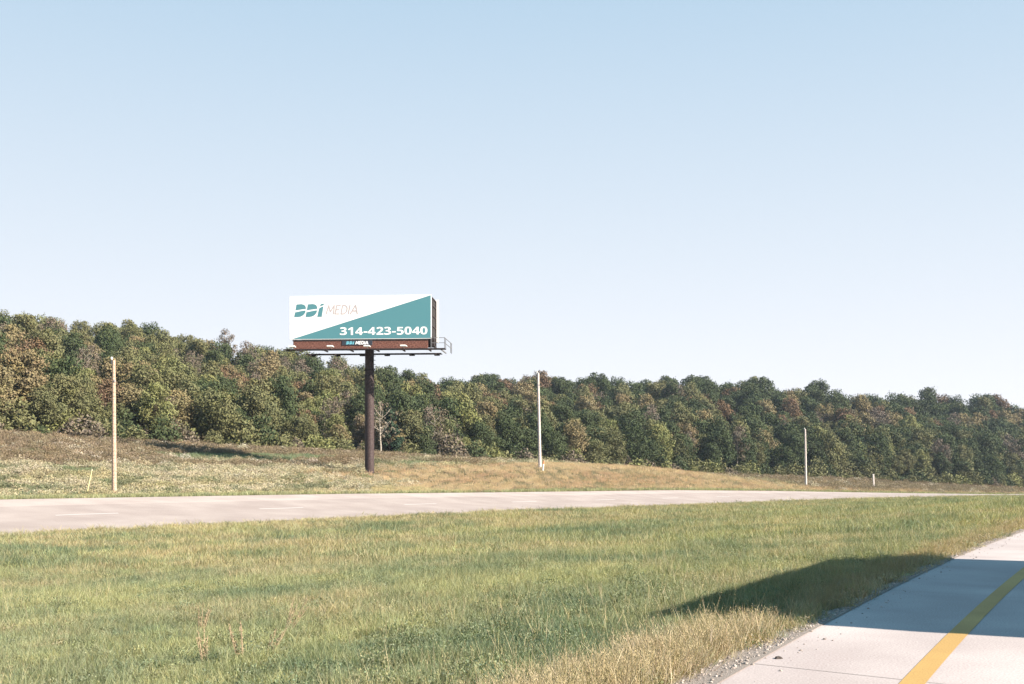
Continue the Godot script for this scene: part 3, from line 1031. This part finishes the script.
func build_poles():
	var tex := grain(256, 0.04, 4, Color(0.74, 0.70, 0.68), Color(1, 1, 1), 1.7, 41)
	var tan_wood := grained(Color(0.54, 0.405, 0.32), tex, 0.8, 0.85)
	var pale_wood := grained(Color(0.66, 0.61, 0.60), tex, 0.8, 0.85)
	utility_pole(114.3, 70, 360, 0.16, tan_wood, "bare tan wooden utility pole beside a leaning yellow stake", 0.004)
	utility_pole(540.0, 122, 373, 0.19, pale_wood, "slim whitish utility pole standing on the golden grass bank", 0.02)
	utility_pole(806.0, 184, 429, 0.2, pale_wood, "short weathered utility pole near a white marker post", 0.015)
	# the leaning stake
	var p := under(85, 67.5)
	var o := thing("stake", p, "thin pale yellow stake leaning beside the tan utility pole", "stake")
	var g := Shape.new()
	g.tube(Vector3(0, -0.3, 0), Vector3(0.42, 1.62, 0), 0.035, 0.03, 8)
	part("shaft", g, plain(Color(0.62, 0.55, 0.30), 0.7), o)
	g = Shape.new()
	g.tube(Vector3(0.42, 1.62, 0), Vector3(0.44, 1.71, 0), 0.038, 0.03, 8)
	part("cap", g, plain(Color(0.62, 0.56, 0.42), 0.7), o)
	# white marker post
	p = under(874, 216)
	o = thing("marker_post", p, "white marker post standing alone in the brown field", "post")
	g = Shape.new()
	g.box(Vector3(0, 1.2, 0), Vector3(0.3, 3.0, 0.3), 0.02)
	part("post", g, grained(Color(0.74, 0.70, 0.68), tex, 0.8), o)
	g = Shape.new()
	g.box(Vector3(0, 2.74, 0), Vector3(0.36, 0.09, 0.36), 0.02)
	part("cap", g, plain(Color(0.7, 0.68, 0.66), 0.7), o)
	o.rotation.z = 0.05
	# stub at the foot of the whitish pole
	p = under(542.5, 119)
	o = thing("marker_stub", p, "short white and orange stub at the foot of the whitish pole", "post")
	g = Shape.new()
	g.tube(Vector3(0, -0.2, 0), Vector3(0.1, 0.75, 0), 0.1, 0.09, 10)
	part("shaft", g, plain(Color(0.72, 0.70, 0.68), 0.7), o)
	g = Shape.new()
	g.tube(Vector3(0.1, 0.75, 0), Vector3(0.14, 1.1, 0), 0.1, 0.08, 10)
	part("cap", g, plain(Color(0.55, 0.24, 0.12), 0.7), o)

# dry reddish weeds with seed spikes, rising from the median grass
func build_weeds():
	var mats := [tinted(0.9, 0.2)]
	var spots := [[200, 13.4, 0.62, 0.1], [206, 10.6, 0.6, 0.0], [243, 10.4, 0.66, -0.1], [266, 10.9, 0.5, 0.35], [284, 12.8, 0.62, 0.5]]
	for w in spots:
		var g := Shape.new()
		var h: float = w[2] * 0.62
		for k in 5:
			var a := rng.randf() * TAU
			var tip := Vector3(cos(a) * 0.09 + w[3] * 0.4, h * rng.randf_range(0.7, 1.1), sin(a) * 0.09)
			g.tint = Color(0.33, 0.26, 0.17)
			g.tube(Vector3(cos(a) * 0.02, -0.05, sin(a) * 0.02), tip, 0.006, 0.003, 5, false)
			for j in 46:
				var f := rng.randf_range(0.3, 1.0)
				var q := Vector3(0, 0, 0).lerp(tip, f)
				var dir := Vector3(rng.randfn(), rng.randf(), rng.randfn()).normalized()
				var side := dir.cross(Vector3(rng.randfn(), rng.randfn(), rng.randfn())).normalized()
				var z := 0.013 * (1.3 - f * 0.6)
				g.quad(q, q + dir * z - side * z * 0.4, q + dir * z * 2, q + dir * z + side * z * 0.4)
		var o := part("dry_weed", g, mats[0])
		o.position = under(w[0], w[1])
		tag(o, "dry reddish brown weed with seed spikes in the median grass", "weed", "dry weeds in the median")
	# clod lying on the shoulder
	var c := Shape.new()
	var n := 9
	for i in n:
		var a := TAU * i / n
		var b := TAU * (i + 1) / n
		var ra := 0.055 + 0.018 * sin(a * 3.0 + 1.0)
		var rb := 0.055 + 0.018 * sin(b * 3.0 + 1.0)
		var p0 := Vector3(cos(a) * ra * 1.3, -0.005, sin(a) * ra)
		var p1 := Vector3(cos(b) * rb * 1.3, -0.005, sin(b) * rb)
		var t0 := p0 * 0.6 + Vector3(0.0, 0.035, 0)
		var t1 := p1 * 0.6 + Vector3(0.0, 0.035, 0)
		c.quad(p0, p1, t1, t0)
		c.tri(t0, t1, Vector3(0.01, 0.045, 0.005))
	var clod := part("dirt_clod", c, plain(Color(0.045, 0.036, 0.032), 0.95))
	clod.scale = Vector3(0.5, 0.5, 0.5)
	clod.position = under(778, 8.95)
	tag(clod, "small dark clod of dirt lying on the pale road edge", "clod")

# ---------------------------------------------------------------- the vehicle whose shadow lies across the road
func build_truck():
	var s0 := 12.0
	var long := 8.3           # cargo box
	var c := s0 + long / 2
	var lat := 5.35 + 1.28
	var mid := spot(c, edge_of(c) - lat)
	var a := spot(s0, edge_of(s0) - lat)
	var b := spot(s0 + long, edge_of(s0 + long) - lat)
	var o := thing("box_truck", mid, "tall white box truck driving in the outer lane of the near road", "truck")
	var f := (b - a).normalized()
	o.rotation.y = atan2(-f.x, -f.z)
	var paint := plain(Color(0.75, 0.74, 0.71), 0.3)
	var black := plain(Color(0.02, 0.02, 0.022), 0.15)
	var rubber := plain(Color(0.03, 0.03, 0.03), 0.85)
	var chrome := plain(Color(0.6, 0.6, 0.6), 0.25, 0.9)
	var lamp := plain(Color(0.45, 0.05, 0.04), 0.3)
	var g := Shape.new()
	g.box(Vector3(0, 2.6, 0), Vector3(2.55, 3.0, long), 0.05)
	part("cargo_box", g, paint, o)
	for x in [-1.285, 1.285]:
		for y in [1.12, 4.06]:
			g = Shape.new()
			g.box(Vector3(x, y, 0), Vector3(0.03, 0.1, long - 0.02))
			part("rail", g, chrome, o)
	for x in [-0.62, 0.62]:
		g = Shape.new()
		g.box(Vector3(x, 2.6, long / 2 + 0.015), Vector3(1.2, 2.8, 0.04), 0.01)
		var door := part("rear_door", g, paint, o)
		g = Shape.new()
		g.tube(Vector3(x * 0.35, 1.25, long / 2 + 0.06), Vector3(x * 0.35, 3.95, long / 2 + 0.06), 0.02, 0.02, 8)
		part("lock_bar", g, chrome, door)
		g = Shape.new()
		g.box(Vector3(x * 1.6, 0.86, long / 2 - 0.05), Vector3(0.3, 0.12, 0.06), 0.01)
		part("tail_light", g, lamp, o)
	g = Shape.new()
	g.box(Vector3(0, 0.85, -0.7), Vector3(0.9, 0.3, long + 1.3))
	part("chassis", g, rubber, o)
	var z0 := -long / 2 - 1.2
	g = Shape.new()
	g.box(Vector3(0, 1.72, z0), Vector3(2.3, 1.3, 1.9), 0.16)
	g.box(Vector3(0, 0.95, z0 - 0.2), Vector3(2.2, 0.7, 2.0), 0.1)
	var cab := part("cab", g, paint, o)
	g = Shape.new()
	g.box(Vector3(0, 1.9, z0 - 0.94), Vector3(2.0, 0.7, 0.05), 0.02)
	part("windscreen", g, black, cab)
	for x in [-1.15, 1.15]:
		g = Shape.new()
		g.box(Vector3(x, 1.9, z0 - 0.2), Vector3(0.04, 0.6, 0.95), 0.01)
		part("window", g, black, cab)
		g = Shape.new()
		g.box(Vector3(x * 1.15, 1.85, z0 - 0.85), Vector3(0.2, 0.4, 0.1), 0.03)
		part("mirror", g, black, cab)
		g = Shape.new()
		g.box(Vector3(x * 0.72, 0.95, z0 - 1.21), Vector3(0.36, 0.22, 0.06), 0.02)
		part("headlight", g, plain(Color(0.7, 0.7, 0.68), 0.15), cab)
	for z in [z0 - 0.25, 2.3]:
		for x in [-1.05, 1.05]:
			g = Shape.new()
			g.tube(Vector3(x - 0.15, 0.5, z), Vector3(x + 0.15, 0.5, z), 0.5, 0.5, 24)
			var w := part("wheel", g, rubber, o)
			g = Shape.new()
			g.tube(Vector3(x - 0.17, 0.5, z), Vector3(x + 0.17, 0.5, z), 0.28, 0.28, 18)
			part("rim", g, chrome, w)
	g = Shape.new()
	g.box(Vector3(0, 0.62, long / 2 + 0.03), Vector3(2.2, 0.14, 0.12), 0.03)
	part("bumper", g, rubber, o)

# ----------------------------------------------------------------
func _ready():
	rng.seed = 20031
	bumps.seed = 3
	bumps.frequency = 0.07
	patches.seed = 8
	patches.frequency = 0.035
	patches.fractal_octaves = 3
	fine.seed = 15
	fine.frequency = 0.12
	var cam := Camera3D.new()
	cam.name = "camera"
	cam.position = Vector3(0, EYE, 0)
	add_child(cam)
	cam.set_frustum(0.1 * 684.0 / FOCAL, Vector2(0, 0.1 * (ROW - 342.0) / FOCAL), 0.1, 3000.0)
	cam.current = true
	var env := Environment.new()
	env.background_mode = Environment.BG_SKY
	var air := ProceduralSkyMaterial.new()
	air.sky_top_color = srgb(0.004, 0.118, 0.214)
	air.sky_horizon_color = srgb(0.352, 0.349, 0.361)
	air.sky_curve = 0.40
	air.ground_bottom_color = srgb(0.12, 0.11, 0.08)
	air.ground_horizon_color = srgb(0.26, 0.265, 0.275)
	air.sun_angle_max = 1.0
	env.sky = Sky.new()
	env.sky.sky_material = air
	env.tonemap_mode = Environment.TONE_MAPPER_LINEAR
	env.tonemap_exposure = 3.0
	env.sdfgi_enabled = true
	env.ssao_enabled = true
	env.ssil_enabled = true
	env.fog_enabled = true
	env.fog_density = 0.00011
	env.fog_light_color = Color(0.80, 0.86, 0.95)
	var world := WorldEnvironment.new()
	world.environment = env
	add_child(world)
	var sun := DirectionalLight3D.new()
	sun.name = "sun"
	sun.light_energy = 1.6
	sun.light_color = Color(1.0, 0.95, 0.88)
	sun.light_angular_distance = 0.5
	sun.shadow_enabled = true
	add_child(sun)
	var high := deg_to_rad(29.9)
	var towards := deg_to_rad(67)     # shadows fall this far to the left of straight ahead
	sun.look_at_from_position(Vector3.ZERO, Vector3(-sin(towards) * cos(high), -sin(high), -cos(towards) * cos(high)))
	build_ground()
	build_roads()
	build_wood()
	build_billboard()
	build_poles()
	build_truck()
	build_grass()
	build_weeds()
